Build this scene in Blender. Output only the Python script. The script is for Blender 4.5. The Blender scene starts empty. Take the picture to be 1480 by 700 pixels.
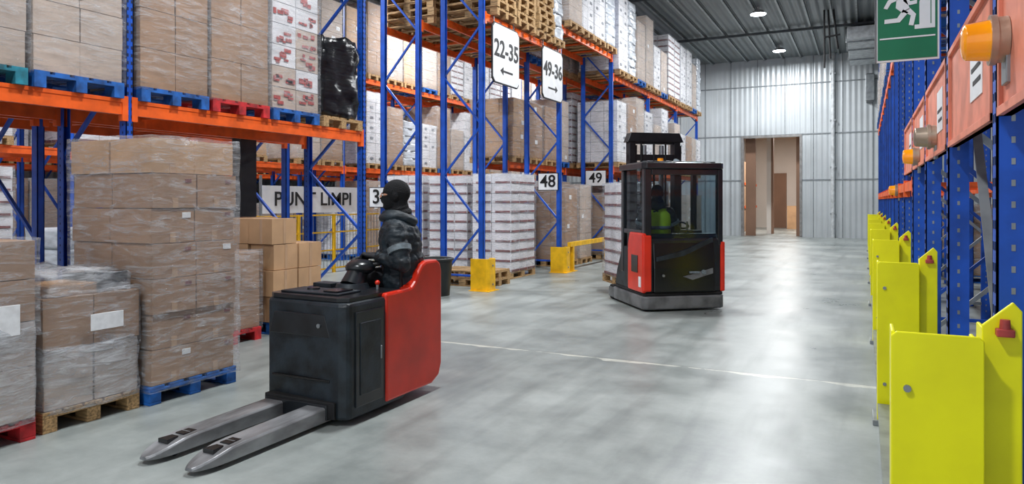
import bpy, bmesh, math, random
from mathutils import Vector, Matrix, noise, Euler
random.seed(7)
scene = bpy.context.scene
COL = scene.collection

# ------------------------------------------------------------------ materials
def lin(c):
    r = []
    for v in c[:3]:
        v = v/255.0
        r.append(v/12.92 if v <= 0.04045 else ((v+0.055)/1.055)**2.4)
    return (r[0], r[1], r[2], 1.0)

def M(name, col, rough=0.5, metal=0.0, var=0.12, scale=6.0, coat=0.0, bump=0.0, bscale=30.0,
      emis=0.0, stretch=(1, 1, 1), col2=None, spec=0.5):
    m = bpy.data.materials.new(name); m.use_nodes = True
    nt = m.node_tree; b = nt.nodes['Principled BSDF']
    b.inputs['Roughness'].default_value = rough
    b.inputs['Metallic'].default_value = metal
    b.inputs['Coat Weight'].default_value = coat
    b.inputs['Coat Roughness'].default_value = 0.15
    b.inputs['Specular IOR Level'].default_value = spec
    tc = nt.nodes.new('ShaderNodeTexCoord'); mp = nt.nodes.new('ShaderNodeMapping')
    mp.inputs['Scale'].default_value = stretch
    nt.links.new(tc.outputs['Object'], mp.inputs['Vector'])
    ns = nt.nodes.new('ShaderNodeTexNoise'); ns.inputs['Scale'].default_value = scale
    ns.inputs['Detail'].default_value = 5
    nt.links.new(mp.outputs[0], ns.inputs['Vector'])
    rp = nt.nodes.new('ShaderNodeValToRGB')
    c = lin(col)
    if col2 is not None:
        a = lin(col2)
    else:
        a = tuple(x*(1-2.2*var) if i < 3 else 1 for i, x in enumerate(c))
    bb = tuple(min(1, x*(1+var)) if i < 3 else 1 for i, x in enumerate(c))
    rp.color_ramp.elements[0].position = 0.32; rp.color_ramp.elements[0].color = a
    rp.color_ramp.elements[1].position = 0.62; rp.color_ramp.elements[1].color = bb
    nt.links.new(ns.outputs['Fac'], rp.inputs['Fac'])
    nt.links.new(rp.outputs['Color'], b.inputs['Base Color'])
    if bump > 0:
        n2 = nt.nodes.new('ShaderNodeTexNoise'); n2.inputs['Scale'].default_value = bscale
        n2.inputs['Detail'].default_value = 4
        nt.links.new(mp.outputs[0], n2.inputs['Vector'])
        bp = nt.nodes.new('ShaderNodeBump'); bp.inputs['Strength'].default_value = bump
        bp.inputs['Distance'].default_value = 0.02
        nt.links.new(n2.outputs['Fac'], bp.inputs['Height'])
        nt.links.new(bp.outputs[0], b.inputs['Normal'])
    if emis > 0:
        b.inputs['Emission Color'].default_value = lin(col)
        b.inputs['Emission Strength'].default_value = emis
    return m

blue = M('rack_blue_paint', (20, 82, 188), 0.4, var=0.12)
blue_d = M('rack_hole_dark', (12, 22, 50), 0.6)
orange = M('rack_orange_paint', (240, 98, 28), 0.42, var=0.1)
galv = M('galvanised_steel', (150, 155, 158), 0.4, 0.7)
carton = M('carton_brown', (162, 129, 101), 0.7, var=0.08, scale=2.5)
carton2 = M('carton_tan', (194, 156, 118), 0.7, var=0.08, scale=2.5)
carton3 = M('carton_pale', (190, 172, 158), 0.65, var=0.08, scale=2.5)
tape = M('packing_tape', (188, 156, 126), 0.25, var=0.05)
whitebox = M('white_box', (222, 221, 224), 0.5, var=0.08, scale=3)
redprint = M('red_print', (176, 66, 62), 0.5, var=0.2, scale=14)
brownprint = M('maroon_print', (120, 62, 60), 0.5, var=0.2)
greyprint = M('grey_print', (130, 134, 142), 0.5, var=0.2)
label = M('paper_label', (236, 238, 240), 0.5, var=0.05, scale=20)
woodm = M('pallet_wood', (176, 142, 98), 0.8, var=0.25, scale=8, stretch=(1, 8, 8))
wood_b = M('pallet_blue_wood', (24, 94, 174), 0.7, var=0.25, scale=8)
wood_r = M('pallet_red_wood', (196, 36, 42), 0.7, var=0.25, scale=8)
wood_t = M('pallet_teal_wood', (30, 124, 144), 0.7, var=0.25, scale=8)
blackwrap = M('black_stretch_film', (13, 14, 19), 0.24, var=0.3, bump=0.35, bscale=5, stretch=(1, 1, 5))
greybag = M('white_film_bag', (190, 196, 204), 0.28, var=0.14, scale=4, bump=0.3, bscale=4, stretch=(1, 1, 4))
yellow = M('safety_yellow_paint', (252, 246, 0), 0.4, var=0.05, scale=3)
yellow2 = M('protector_yellow', (248, 190, 20), 0.45, var=0.1)
salmon = M('salmon_beam_panel', (228, 138, 112), 0.5, var=0.1)
red = M('truck_red_paint', (222, 46, 20), 0.35, var=0.10, scale=2.5, coat=0.25)
truckblk = M('truck_dark_plastic', (29, 38, 45), 0.42, var=0.35, scale=7, bump=0.12, bscale=40)
truckblk2 = M('truck_panel_black', (20, 24, 29), 0.3, var=0.3, coat=0.3)
gloss = M('gloss_black', (10, 11, 14), 0.25, var=0.2, coat=0.15)
rubber = M('black_rubber', (20, 20, 22), 0.7, var=0.2)
forksteel = M('fork_worn_steel', (150, 152, 155), 0.38, 0.45, var=0.35, scale=4, stretch=(2, .5, 1), col2=(84, 83, 84))
bumper = M('cast_bumper_grey', (112, 114, 116), 0.45, 0.3, var=0.25, scale=4)
jacket = M('jacket_fabric', (24, 37, 45), 0.6, var=0.25, scale=8, bump=0.7, bscale=9, stretch=(1, 1, 2.5))
pants = M('work_trousers', (22, 24, 30), 0.8, var=0.2, bump=0.4, bscale=25)
knit = M('balaclava_knit', (13, 14, 18), 0.9, var=0.2, bump=0.6, bscale=120)
skin = M('skin', (196, 140, 112), 0.5, var=0.05)
eye_m = M('eye_dark', (24, 18, 16), 0.15)
eye_w = M('eye_white', (226, 224, 220), 0.2, var=0.02)
glove = M('glove_leather', (22, 24, 28), 0.5, var=0.2)
reflect = M('reflective_tape', (112, 124, 130), 0.45, var=0.2, scale=30)
hivis = M('hivis_fabric', (190, 225, 40), 0.7, var=0.1)
white = M('sign_white', (236, 238, 240), 0.4, var=0.03)
black = M('sign_black', (18, 18, 20), 0.5, var=0.05)
green = M('exit_green', (4, 116, 76), 0.35, var=0.05)
amber = M('amber_lens', (255, 156, 10), 0.15, var=0.12, coat=0.5, emis=0.2)
metalc = M('brushed_metal', (176, 160, 142), 0.35, 0.6)
darkmetal = M('dark_mast_steel', (30, 32, 35), 0.4, 0.4, var=0.2)
lampm = M('lamp_emitter', (235, 245, 255), 0.3, var=0.0, emis=25)
lamph = M('lamp_housing', (190, 190, 190), 0.4, 0.4)
brownwall = M('brown_corridor', (196, 176, 160), 0.7, var=0.05, scale=.5)
brownc = M('brown_door_leaf', (132, 100, 80), 0.7, var=0.08, scale=.5)
beige = M('beige_panel', (214, 206, 198), 0.6, var=0.03, scale=.5)
binm = M('bin_plastic', (30, 34, 34), 0.5)
colm = M('column_dark_paint', (34, 36, 40), 0.5)

def film_mat(name, lo, hi, tint=(226, 230, 236)):
    m = bpy.data.materials.new(name); m.use_nodes = True
    nt = m.node_tree; b = nt.nodes['Principled BSDF']; out = nt.nodes['Material Output']
    b.inputs['Base Color'].default_value = lin(tint); b.inputs['Roughness'].default_value = 0.12
    tc = nt.nodes.new('ShaderNodeTexCoord'); mp = nt.nodes.new('ShaderNodeMapping')
    mp.inputs['Scale'].default_value = (1.0, 1.0, 5.5); mp.inputs['Rotation'].default_value = (0.24, 0.18, 0)
    nt.links.new(tc.outputs['Object'], mp.inputs['Vector'])
    ns = nt.nodes.new('ShaderNodeTexNoise'); ns.inputs['Scale'].default_value = 3.6
    ns.inputs['Detail'].default_value = 9; ns.inputs['Roughness'].default_value = 0.7
    ns.inputs['Distortion'].default_value = 1.1
    nt.links.new(mp.outputs[0], ns.inputs['Vector'])
    mr = nt.nodes.new('ShaderNodeMapRange')
    mr.inputs['From Min'].default_value = 0.46; mr.inputs['From Max'].default_value = 0.72
    mr.inputs['To Min'].default_value = lo; mr.inputs['To Max'].default_value = hi
    nt.links.new(ns.outputs['Fac'], mr.inputs['Value'])
    bp = nt.nodes.new('ShaderNodeBump'); bp.inputs['Strength'].default_value = 1.0
    bp.inputs['Distance'].default_value = 0.035
    nt.links.new(ns.outputs['Fac'], bp.inputs['Height'])
    nt.links.new(bp.outputs[0], b.inputs['Normal'])
    tr = nt.nodes.new('ShaderNodeBsdfTransparent')
    mx = nt.nodes.new('ShaderNodeMixShader')
    nt.links.new(mr.outputs[0], mx.inputs[0]); nt.links.new(tr.outputs[0], mx.inputs[1])
    nt.links.new(b.outputs[0], mx.inputs[2]); nt.links.new(mx.outputs[0], out.inputs[0])
    return m
film = film_mat('stretch_film', 0.09, 0.58)
film_thin = film_mat('stretch_film_thin', 0.12, 0.62)
film_thick = film_mat('stretch_film_thick', 0.3, 0.9)

def glass_mat():
    m = bpy.data.materials.new('cab_glass'); m.use_nodes = True
    nt = m.node_tree; b = nt.nodes['Principled BSDF']; out = nt.nodes['Material Output']
    b.inputs['Base Color'].default_value = (0.02, 0.025, 0.03, 1); b.inputs['Roughness'].default_value = 0.04
    ns = nt.nodes.new('ShaderNodeTexNoise'); ns.inputs['Scale'].default_value = 1.5
    mr = nt.nodes.new('ShaderNodeMapRange'); mr.inputs['To Min'].default_value = 0.16; mr.inputs['To Max'].default_value = 0.34
    nt.links.new(ns.outputs['Fac'], mr.inputs['Value'])
    tr = nt.nodes.new('ShaderNodeBsdfTransparent'); tr.inputs[0].default_value = (0.85, 0.92, 0.95, 1)
    mx = nt.nodes.new('ShaderNodeMixShader')
    nt.links.new(mr.outputs[0], mx.inputs[0]); nt.links.new(tr.outputs[0], mx.inputs[1])
    nt.links.new(b.outputs[0], mx.inputs[2]); nt.links.new(mx.outputs[0], out.inputs[0])
    return m
glass = glass_mat()

def floor_mat():
    m = bpy.data.materials.new('polished_concrete'); m.use_nodes = True
    nt = m.node_tree; b = nt.nodes['Principled BSDF']; L = nt.links.new
    geo = nt.nodes.new('ShaderNodeNewGeometry')
    n1 = nt.nodes.new('ShaderNodeTexNoise'); n1.inputs['Scale'].default_value = 0.7; n1.inputs['Detail'].default_value = 10
    n1.inputs['Roughness'].default_value = 0.7
    L(geo.outputs['Position'], n1.inputs['Vector'])
    rp = nt.nodes.new('ShaderNodeValToRGB')
    rp.color_ramp.elements[0].position = 0.32; rp.color_ramp.elements[0].color = lin((114, 121, 119))
    rp.color_ramp.elements[1].position = 0.66; rp.color_ramp.elements[1].color = lin((168, 174, 171))
    L(n1.outputs['Fac'], rp.inputs['Fac'])
    sx = nt.nodes.new('ShaderNodeSeparateXYZ'); L(geo.outputs['Position'], sx.inputs[0])
    n2 = nt.nodes.new('ShaderNodeTexNoise'); n2.inputs['Scale'].default_value = 2.3; n2.inputs['Detail'].default_value = 8
    L(geo.outputs['Position'], n2.inputs['Vector'])
    def math_(op, a, bb):
        n = nt.nodes.new('ShaderNodeMath'); n.operation = op
        for i, q in enumerate((a, bb)):
            if q is None: continue
            if isinstance(q, (int, float)): n.inputs[i].default_value = q
            else: L(q, n.inputs[i])
        return n.outputs[0]
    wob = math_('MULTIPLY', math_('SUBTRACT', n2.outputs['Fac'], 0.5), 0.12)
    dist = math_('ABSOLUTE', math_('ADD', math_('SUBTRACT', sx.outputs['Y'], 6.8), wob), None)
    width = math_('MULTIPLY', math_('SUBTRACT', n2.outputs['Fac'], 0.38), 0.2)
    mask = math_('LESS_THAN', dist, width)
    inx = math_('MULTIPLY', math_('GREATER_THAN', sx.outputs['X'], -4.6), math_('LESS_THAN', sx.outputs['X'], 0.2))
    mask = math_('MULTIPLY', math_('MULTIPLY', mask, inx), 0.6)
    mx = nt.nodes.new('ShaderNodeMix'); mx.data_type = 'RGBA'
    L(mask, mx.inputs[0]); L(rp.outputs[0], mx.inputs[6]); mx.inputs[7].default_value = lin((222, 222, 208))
    dj = math_('LESS_THAN', math_('ABSOLUTE', math_('SUBTRACT', sx.outputs['Y'], 6.83), None), 0.006)
    mx2 = nt.nodes.new('ShaderNodeMix'); mx2.data_type = 'RGBA'
    L(math_('MULTIPLY', dj, 0.6), mx2.inputs[0]); L(mx.outputs[2], mx2.inputs[6]); mx2.inputs[7].default_value = lin((80, 84, 84))
    mp = nt.nodes.new('ShaderNodeMapping'); mp.inputs['Scale'].default_value = (2.6, 0.3, 1)
    mp.inputs['Rotation'].default_value = (0, 0, 0.25)
    L(geo.outputs['Position'], mp.inputs[0])
    n3 = nt.nodes.new('ShaderNodeTexNoise'); n3.inputs['Scale'].default_value = 1.4; n3.inputs['Detail'].default_value = 8
    L(mp.outputs[0], n3.inputs[0])
    mr = nt.nodes.new('ShaderNodeMapRange'); mr.inputs['From Min'].default_value = 0.5; mr.inputs['From Max'].default_value = 0.78
    mr.inputs['To Max'].default_value = 0.6
    L(n3.outputs['Fac'], mr.inputs['Value'])
    mx3 = nt.nodes.new('ShaderNodeMix'); mx3.data_type = 'RGBA'
    L(mr.outputs[0], mx3.inputs[0]); L(mx2.outputs[2], mx3.inputs[6]); mx3.inputs[7].default_value = lin((90, 96, 94))
    L(mx3.outputs[2], b.inputs['Base Color'])
    r = nt.nodes.new('ShaderNodeMapRange'); r.inputs['From Min'].default_value = 0.3; r.inputs['From Max'].default_value = 0.7
    r.inputs['To Min'].default_value = 0.25; r.inputs['To Max'].default_value = 0.46
    L(n1.outputs['Fac'], r.inputs['Value']); L(r.outputs[0], b.inputs['Roughness'])
    b.inputs['Specular IOR Level'].default_value = 0.42
    bp = nt.nodes.new('ShaderNodeBump'); bp.inputs['Strength'].default_value = 0.05; bp.inputs['Distance'].default_value = 0.05
    L(n2.outputs['Fac'], bp.inputs['Height']); L(bp.outputs[0], b.inputs['Normal'])
    return m
floorm = floor_mat()

def corrug(name, col, axis, period, strength=0.5, rough=0.4, metal=0.2, seam=None):
    m = bpy.data.materials.new(name); m.use_nodes = True
    nt = m.node_tree; b = nt.nodes['Principled BSDF']; L = nt.links.new
    geo = nt.nodes.new('ShaderNodeNewGeometry'); sx = nt.nodes.new('ShaderNodeSeparateXYZ')
    L(geo.outputs['Position'], sx.inputs[0])
    mu = nt.nodes.new('ShaderNodeMath'); mu.operation = 'MULTIPLY'; mu.inputs[1].default_value = 2*math.pi/period
    L(sx.outputs[axis], mu.inputs[0])
    sn = nt.nodes.new('ShaderNodeMath'); sn.operation = 'SINE'; L(mu.outputs[0], sn.inputs[0])
    bp = nt.nodes.new('ShaderNodeBump'); bp.inputs['Strength'].default_value = strength; bp.inputs['Distance'].default_value = 0.03
    L(sn.outputs[0], bp.inputs['Height']); L(bp.outputs[0], b.inputs['Normal'])
    ns = nt.nodes.new('ShaderNodeTexNoise'); ns.inputs['Scale'].default_value = 0.8; ns.inputs['Detail'].default_value = 5
    L(geo.outputs['Position'], ns.inputs[0])
    rp = nt.nodes.new('ShaderNodeValToRGB')
    c = lin(col); rp.color_ramp.elements[0].position = .3; rp.color_ramp.elements[1].position = .7
    rp.color_ramp.elements[0].color = (c[0]*.82, c[1]*.82, c[2]*.82, 1); rp.color_ramp.elements[1].color = c
    L(ns.outputs['Fac'], rp.inputs[0]); L(rp.outputs[0], b.inputs['Base Color'])
    b.inputs['Roughness'].default_value = rough; b.inputs['Metallic'].default_value = metal
    return m
wallm = corrug('corrugated_wall_panel', (200, 206, 209), 'X', 0.22, 0.28)
wallside = corrug('corrugated_side_panel', (186, 192, 196), 'Y', 0.25, 0.5)
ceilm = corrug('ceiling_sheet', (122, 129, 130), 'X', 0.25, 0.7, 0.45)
ribm = M('ceiling_rib', (154, 160, 161), 0.4, 0.3)
pipem = M('pipe_white', (206, 210, 212), 0.4, 0.1)
ribd = M('ceiling_purlin', (84, 89, 92), 0.5, 0.3)

# ------------------------------------------------------------------ mesh builder
class MB:
    def __init__(s):
        s.v = []; s.f = []; s.m = []; s.mats = []; s.sm = []
    def mi(s, mat):
        if mat not in s.mats: s.mats.append(mat)
        return s.mats.index(mat)
    def add(s, vs, fs, mat, smooth=False):
        o = len(s.v); s.v += [tuple(v) for v in vs]; k = s.mi(mat)
        for f in fs:
            s.f.append([i+o for i in f]); s.m.append(k); s.sm.append(smooth)
    def box(s, x0, x1, y0, y1, z0, z1, mat):
        vs = [(x0, y0, z0), (x1, y0, z0), (x1, y1, z0), (x0, y1, z0), (x0, y0, z1), (x1, y0, z1), (x1, y1, z1), (x0, y1, z1)]
        s.add(vs, [(0, 3, 2, 1), (4, 5, 6, 7), (0, 1, 5, 4), (1, 2, 6, 5), (2, 3, 7, 6), (3, 0, 4, 7)], mat)
    def bar(s, p0, p1, w, h, mat):
        p0 = Vector(p0); p1 = Vector(p1); d = (p1-p0).normalized()
        up = Vector((0, 0, 1)) if abs(d.z) < 0.95 else Vector((0, 1, 0))
        a = d.cross(up).normalized(); b = a.cross(d).normalized()
        vs = []
        for p in (p0, p1):
            for (i, j) in ((-1, -1), (1, -1), (1, 1), (-1, 1)):
                vs.append(p+a*i*w/2+b*j*h/2)
        s.add(vs, [(0, 1, 2, 3), (7, 6, 5, 4), (0, 4, 5, 1), (1, 5, 6, 2), (2, 6, 7, 3), (3, 7, 4, 0)], mat)
    def cyl(s, p0, p1, r0, r1, mat, n=16):
        p0 = Vector(p0); p1 = Vector(p1); d = (p1-p0).normalized()
        up = Vector((0, 0, 1)) if abs(d.z) < 0.95 else Vector((0, 1, 0))
        a = d.cross(up).normalized(); b = a.cross(d).normalized()
        vs = []
        for p, r in ((p0, r0), (p1, r1)):
            for i in range(n):
                t = 2*math.pi*i/n
                vs.append(p+a*math.cos(t)*r+b*math.sin(t)*r)
        s.add(vs, [(i, (i+1) % n, n+(i+1) % n, n+i) for i in range(n)], mat, True)
        s.add(vs[:n], [tuple(range(n))[::-1]], mat); s.add(vs[n:], [tuple(range(n))], mat)
    def sphere(s, c, r, mat, n=16, m=10):
        if not hasattr(r, '__len__'): r = (r, r, r)
        vs = [(c[0], c[1], c[2]-r[2])]; fs = []
        for j in range(1, m):
            ph = -math.pi/2+math.pi*j/m
            for i in range(n):
                t = 2*math.pi*i/n
                vs.append((c[0]+r[0]*math.cos(ph)*math.cos(t), c[1]+r[1]*math.cos(ph)*math.sin(t), c[2]+r[2]*math.sin(ph)))
        vs.append((c[0], c[1], c[2]+r[2])); top = len(vs)-1
        for i in range(n):
            fs.append((0, 1+(i+1) % n, 1+i)); fs.append((top, top-n+i, top-n+(i+1) % n))
        for j in range(m-2):
            for i in range(n):
                a = 1+j*n+i; b = 1+j*n+(i+1) % n
                fs.append((a, b, b+n, a+n))
        s.add(vs, fs, mat, True)
    def torus(s, c, R, r, mat, nrm=(0, 0, 1), n=24, m=8):
        q = Vector((0, 0, 1)).rotation_difference(Vector(nrm).normalized()); vs = []; fs = []
        for i in range(n):
            t = 2*math.pi*i/n
            for j in range(m):
                u = 2*math.pi*j/m
                vs.append(q @ Vector(((R+r*math.cos(u))*math.cos(t), (R+r*math.cos(u))*math.sin(t), r*math.sin(u)))+Vector(c))
        for i in range(n):
            for j in range(m):
                fs.append((i*m+j, ((i+1) % n)*m+j, ((i+1) % n)*m+(j+1) % m, i*m+(j+1) % m))
        s.add(vs, fs, mat, True)
    def prism(s, pts, axis, a0, a1, mat):
        def mk(p, a):
            if axis == 'x': return (a, p[0], p[1])
            if axis == 'y': return (p[0], a, p[1])
            return (p[0], p[1], a)
        n = len(pts); vs = [mk(p, a0) for p in pts]+[mk(p, a1) for p in pts]
        fs = [tuple(range(n)), tuple(range(2*n-1, n-1, -1))]+[(i, (i+1) % n, n+(i+1) % n, n+i) for i in range(n)]
        s.add(vs, fs, mat)
    def lumpy(s, x0, x1, y0, y1, z0, z1, mat, n=8, amp=0.03, fr=3.0, seed=0.0, smooth=True, zs=1.0):
        idx = {}; vs = []; fs = []
        def vert(i, j, k):
            if (i, j, k) in idx: return idx[(i, j, k)]
            p = Vector((x0+(x1-x0)*i/n, y0+(y1-y0)*j/n, z0+(z1-z0)*k/n))
            q = Vector((p.x*fr+seed, p.y*fr, p.z*fr*zs))
            o = noise.noise_vector(q)*amp+noise.noise_vector(q*2.7)*amp*0.5
            if k == 0: o.z = 0
            c = Vector(((x0+x1)/2, (y0+y1)/2, p.z))
            ii = abs(i/n-.5)*2; jj = abs(j/n-.5)*2
            sh = 1-0.05*max(0, ii*jj-0.6)/0.4 if amp > .012 else 1
            p2 = c+(p-c)*sh+o
            vs.append(p2); idx[(i, j, k)] = len(vs)-1
            return idx[(i, j, k)]
        R = range(n)
        for a in R:
            for b in R:
                for e in (0, n):
                    fs.append((vert(e, a, b), vert(e, a+1, b), vert(e, a+1, b+1), vert(e, a, b+1)))
                    fs.append((vert(a, e, b), vert(a+1, e, b), vert(a+1, e, b+1), vert(a, e, b+1)))
                    fs.append((vert(a, b, e), vert(a+1, b, e), vert(a+1, b+1, e), vert(a, b+1, e)))
        s.add(vs, fs, mat, smooth)
    def mesh(s, name):
        me = bpy.data.meshes.new(name); me.from_pydata(s.v, [], s.f)
        for m in s.mats: me.materials.append(m)
        for p, k, q in zip(me.polygons, s.m, s.sm):
            p.material_index = k; p.use_smooth = q
        bm = bmesh.new(); bm.from_mesh(me); bmesh.ops.recalc_face_normals(bm, faces=bm.faces); bm.to_mesh(me); bm.free()
        me.update(); return me
    def build(s, name, parent=None, bevel=0.0, loc=(0, 0, 0), rot=(0, 0, 0)):
        ob = bpy.data.objects.new(name, s.mesh(name)); COL.objects.link(ob)
        ob.location = loc; ob.rotation_euler = rot
        if parent: ob.parent = parent
        if bevel > 0:
            md = ob.modifiers.new('bevel', 'BEVEL'); md.width = bevel; md.segments = 2; md.limit_method = 'ANGLE'
            md.angle_limit = math.radians(40)
        return ob

def empty(name, loc=(0, 0, 0), rot=(0, 0, 0)):
    e = bpy.data.objects.new(name, None); COL.objects.link(e); e.location = loc; e.rotation_euler = rot
    e.empty_display_size = 0.2
    return e

def text(body, size, loc, rot, mat, parent=None, name='lettering', ext=0.004, sx=1.0):
    c = bpy.data.curves.new(name, 'FONT'); c.body = body; c.size = size; c.extrude = ext
    c.align_x = 'CENTER'; c.align_y = 'CENTER'; c.offset = size*0.012
    c.materials.append(mat)
    o = bpy.data.objects.new(name, c); COL.objects.link(o); o.location = loc; o.rotation_euler = rot
    o.scale = (sx, 1, 1)
    if parent: o.parent = parent
    return o

# ------------------------------------------------------------------ room
ZC = 7.9; YF = 33.2; XL = -24.0; XR = 3.2; YB = -7.0
b = MB(); b.box(XL, XR, YB, YF+12, -0.2, 0, floorm); b.build('floor')
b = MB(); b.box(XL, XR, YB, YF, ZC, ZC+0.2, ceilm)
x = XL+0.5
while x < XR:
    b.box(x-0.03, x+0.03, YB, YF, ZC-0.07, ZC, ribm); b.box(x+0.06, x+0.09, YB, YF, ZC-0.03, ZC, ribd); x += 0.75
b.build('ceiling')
b = MB()
y = -4.0
while y < YF:
    b.box(XL, XR, y-0.05, y+0.05, ZC-0.16, ZC-0.07, ribd); y += 6.3
b.build('trim_1')
dx0, dx1, dz = -4.9, -2.55, 4.4
b = MB()
b.box(XL, dx0, YF, YF+0.2, 0, ZC, wallm); b.box(dx1, XR, YF, YF+0.2, 0, ZC, wallm); b.box(dx0, dx1, YF, YF+0.2, dz, ZC, wallm)
seam = M('wall_seam', (132, 138, 142), 0.5)
for z in (2.5, 4.5, 6.7):
    b.box(XL, dx0-0.1 if z < 4.4 else XR, YF-0.025, YF, z-0.025, z+0.025, seam)
    if z < 4.4: b.box(dx1+0.1, XR, YF-0.025, YF, z-0.025, z+0.025, seam)
for i in range(-18, 4):
    xx = i*1.15+0.3
    if dx0-0.05 < xx < dx1+0.05:
        b.box(xx-0.015, xx+0.015, YF-0.02, YF, dz, ZC, seam)
    else:
        b.box(xx-0.015, xx+0.015, YF-0.02, YF, 0, ZC, seam)
b.build('wall_far')
b = MB()
fr = M('door_frame_steel', (140, 138, 136), 0.4, 0.3)
b.box(dx0-0.1, dx0, YF-0.05, YF, 0, dz+0.1, fr); b.box(dx1, dx1+0.1, YF-0.05, YF, 0, dz+0.1, fr); b.box(dx0, dx1, YF-0.05, YF, dz, dz+0.1, fr)
b.build('trim_2')
b = MB(); b.box(XL-0.2, XL, YB, YF+0.2, 0, ZC, wallside); b.build('wall_left')
b = MB(); b.box(XR, XR+0.2, YB, YF+0.2, 0, ZC, wallside); b.build('wall_right')
b = MB()
b.box(-7.0, -6.8, YF+0.2, YF+11, 0, 5.2, brownwall); b.box(-1.0, -0.8, YF+0.2, YF+11, 0, 5.2, brownwall)
b.box(-7.0, -0.8, YF+11, YF+11.2, 0, 5.2, beige); b.box(-7.0, -0.8, YF+0.2, YF+11.2, 5.2, 5.4, brownwall)
b.build('wall_corridor')
b = MB()
b.box(-4.88, -4.45, YF+0.5, YF+0.6, 0, 5.0, brownc); b.box(-4.22, -4.02, YF+2.6, YF+2.8, 0, 5.0, beige)
b.box(-4.02, -3.92, YF+2.6, YF+2.9, 0, 5.0, brownc)
b.box(-6.4, -5.55, YF+4.5, YF+9, 0, 3.6, carton)
for z in (1.2, 2.4): b.box(-6.45, -5.5, YF+4.45, YF+9, z, z+0.12, orange)
b.box(-2.76, -2.60, YF+.9, YF+1.1, 0, 5.0, brownc); b.box(-4.9, -4.1, YF+10.8, YF+11, 0, 3.2, brownc)
b.box(-3.9, -3.3, YF+9, YF+9.9, 0, 1.3, carton2)
b.build('corridor_columns')
b = MB(); b.cyl((-1.22, YF-0.14, 0), (-1.22, YF-0.14, ZC), 0.08, 0.08, pipem)
for z in (1, 3, 5, 7): b.box(-1.33, -1.11, YF-.2, YF-.02, z, z+.06, galv)
b.build('wall_drain_pipe')
b = MB()
for i, xx in enumerate((-1.2, -1.08, -0.92)):
    b.cyl((xx, 25.5, ZC), (xx+0.06*i, 25.6, 6.0+0.3*i), 0.03, 0.03, rubber)
b.cyl((-1.2, 25.5, 7.0), (-.72, 25.5, 7.05), 0.03, 0.03, rubber)
b.build('hanging_cables')
b = MB()
b.box(-0.55, 1.0, 27, 32.5, 7.2, 7.6, pipem)
for yy in (27.5, 29, 31): b.box(-0.6, 1.05, yy, yy+0.08, 7.15, 7.65, galv); b.box(-0.3, -0.27, yy, yy+0.04, 7.6, ZC, galv)
b.build('ventilation_duct', bevel=0.02)
b = MB(); b.box(0.05, 0.33, YF-0.35, YF, 5.7, 6.9, bumper); b.box(0.02, 0.36, YF-0.4, YF-0.35, 5.75, 6.85, galv); b.build('wall_heater_unit', bevel=0.02)
b = MB(); b.box(-7.775, -7.60, 6.95, 7.22, 0, ZC, colm); b.box(-7.80, -7.58, 6.92, 7.25, 0, .03, galv); b.build('steel_column')

# ------------------------------------------------------------------ lamps
def lamp(x, y, power):
    b = MB()
    b.cyl((x, y, ZC), (x, y, ZC-0.12), 0.03, 0.03, lamph)
    b.cyl((x, y, ZC-0.12), (x, y, ZC-0.24), 0.14, 0.26, lamph, 24)
    b.cyl((x, y, ZC-0.241), (x, y, ZC-0.25), 0.24, 0.24, lampm, 24)
    o = b.build('highbay_lamp')
    l = bpy.data.lights.new('highbay_light', 'AREA'); l.shape = 'DISK'; l.size = 0.6; l.energy = power
    l.color = (0.955, 0.98, 1.0)
    lo = bpy.data.objects.new('highbay_light', l); COL.objects.link(lo); lo.location = (x, y, ZC-0.28); lo.parent = o
for yy in (-1.0, 5.2, 11.5, 17.8, 24.1, 30.4): lamp(-3.1, yy, 365)
for yy in (2.0, 9.6, 17.8, 26): lamp(-10.3, yy, 430)
for yy in (6, 18): lamp(-17, yy, 360)
l = bpy.data.lights.new('corridor_light', 'AREA'); l.size = 1.0; l.energy = 380; l.color = (1, .97, .93)
lo = bpy.data.objects.new('corridor_light', l); COL.objects.link(lo); lo.location = (-3.6, YF+5, 5.1)
w = bpy.data.worlds.new('world'); scene.world = w; w.use_nodes = True
w.node_tree.nodes['Background'].inputs[0].default_value = (0.86, 0.92, 1.0, 1)
w.node_tree.nodes['Background'].inputs[1].default_value = 0.95

# ------------------------------------------------------------------ loads
def pallet_into(b, mat, dx=1.2, dy=0.8, z=0.0):
    x0, y0 = -dx/2, -dy/2
    for i in range(3):
        yy = y0+i*(dy-0.1)/2
        b.box(x0, -x0, yy, yy+0.1, z, z+0.022, mat)
        for j in range(3):
            xx = x0+j*(dx-0.145)/2
            b.box(xx, xx+0.145, yy, yy+0.1, z+0.022, z+0.1, mat)
    for j in range(3):
        xx = x0+j*(dx-0.145)/2
        b.box(xx, xx+0.145, y0, -y0, z+0.1, z+0.122, mat)
    for i in range(5):
        yy = y0+i*(dy-0.13)/4
        b.box(x0, -x0, yy, yy+0.13, z+0.122, z+0.144, mat)

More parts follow.
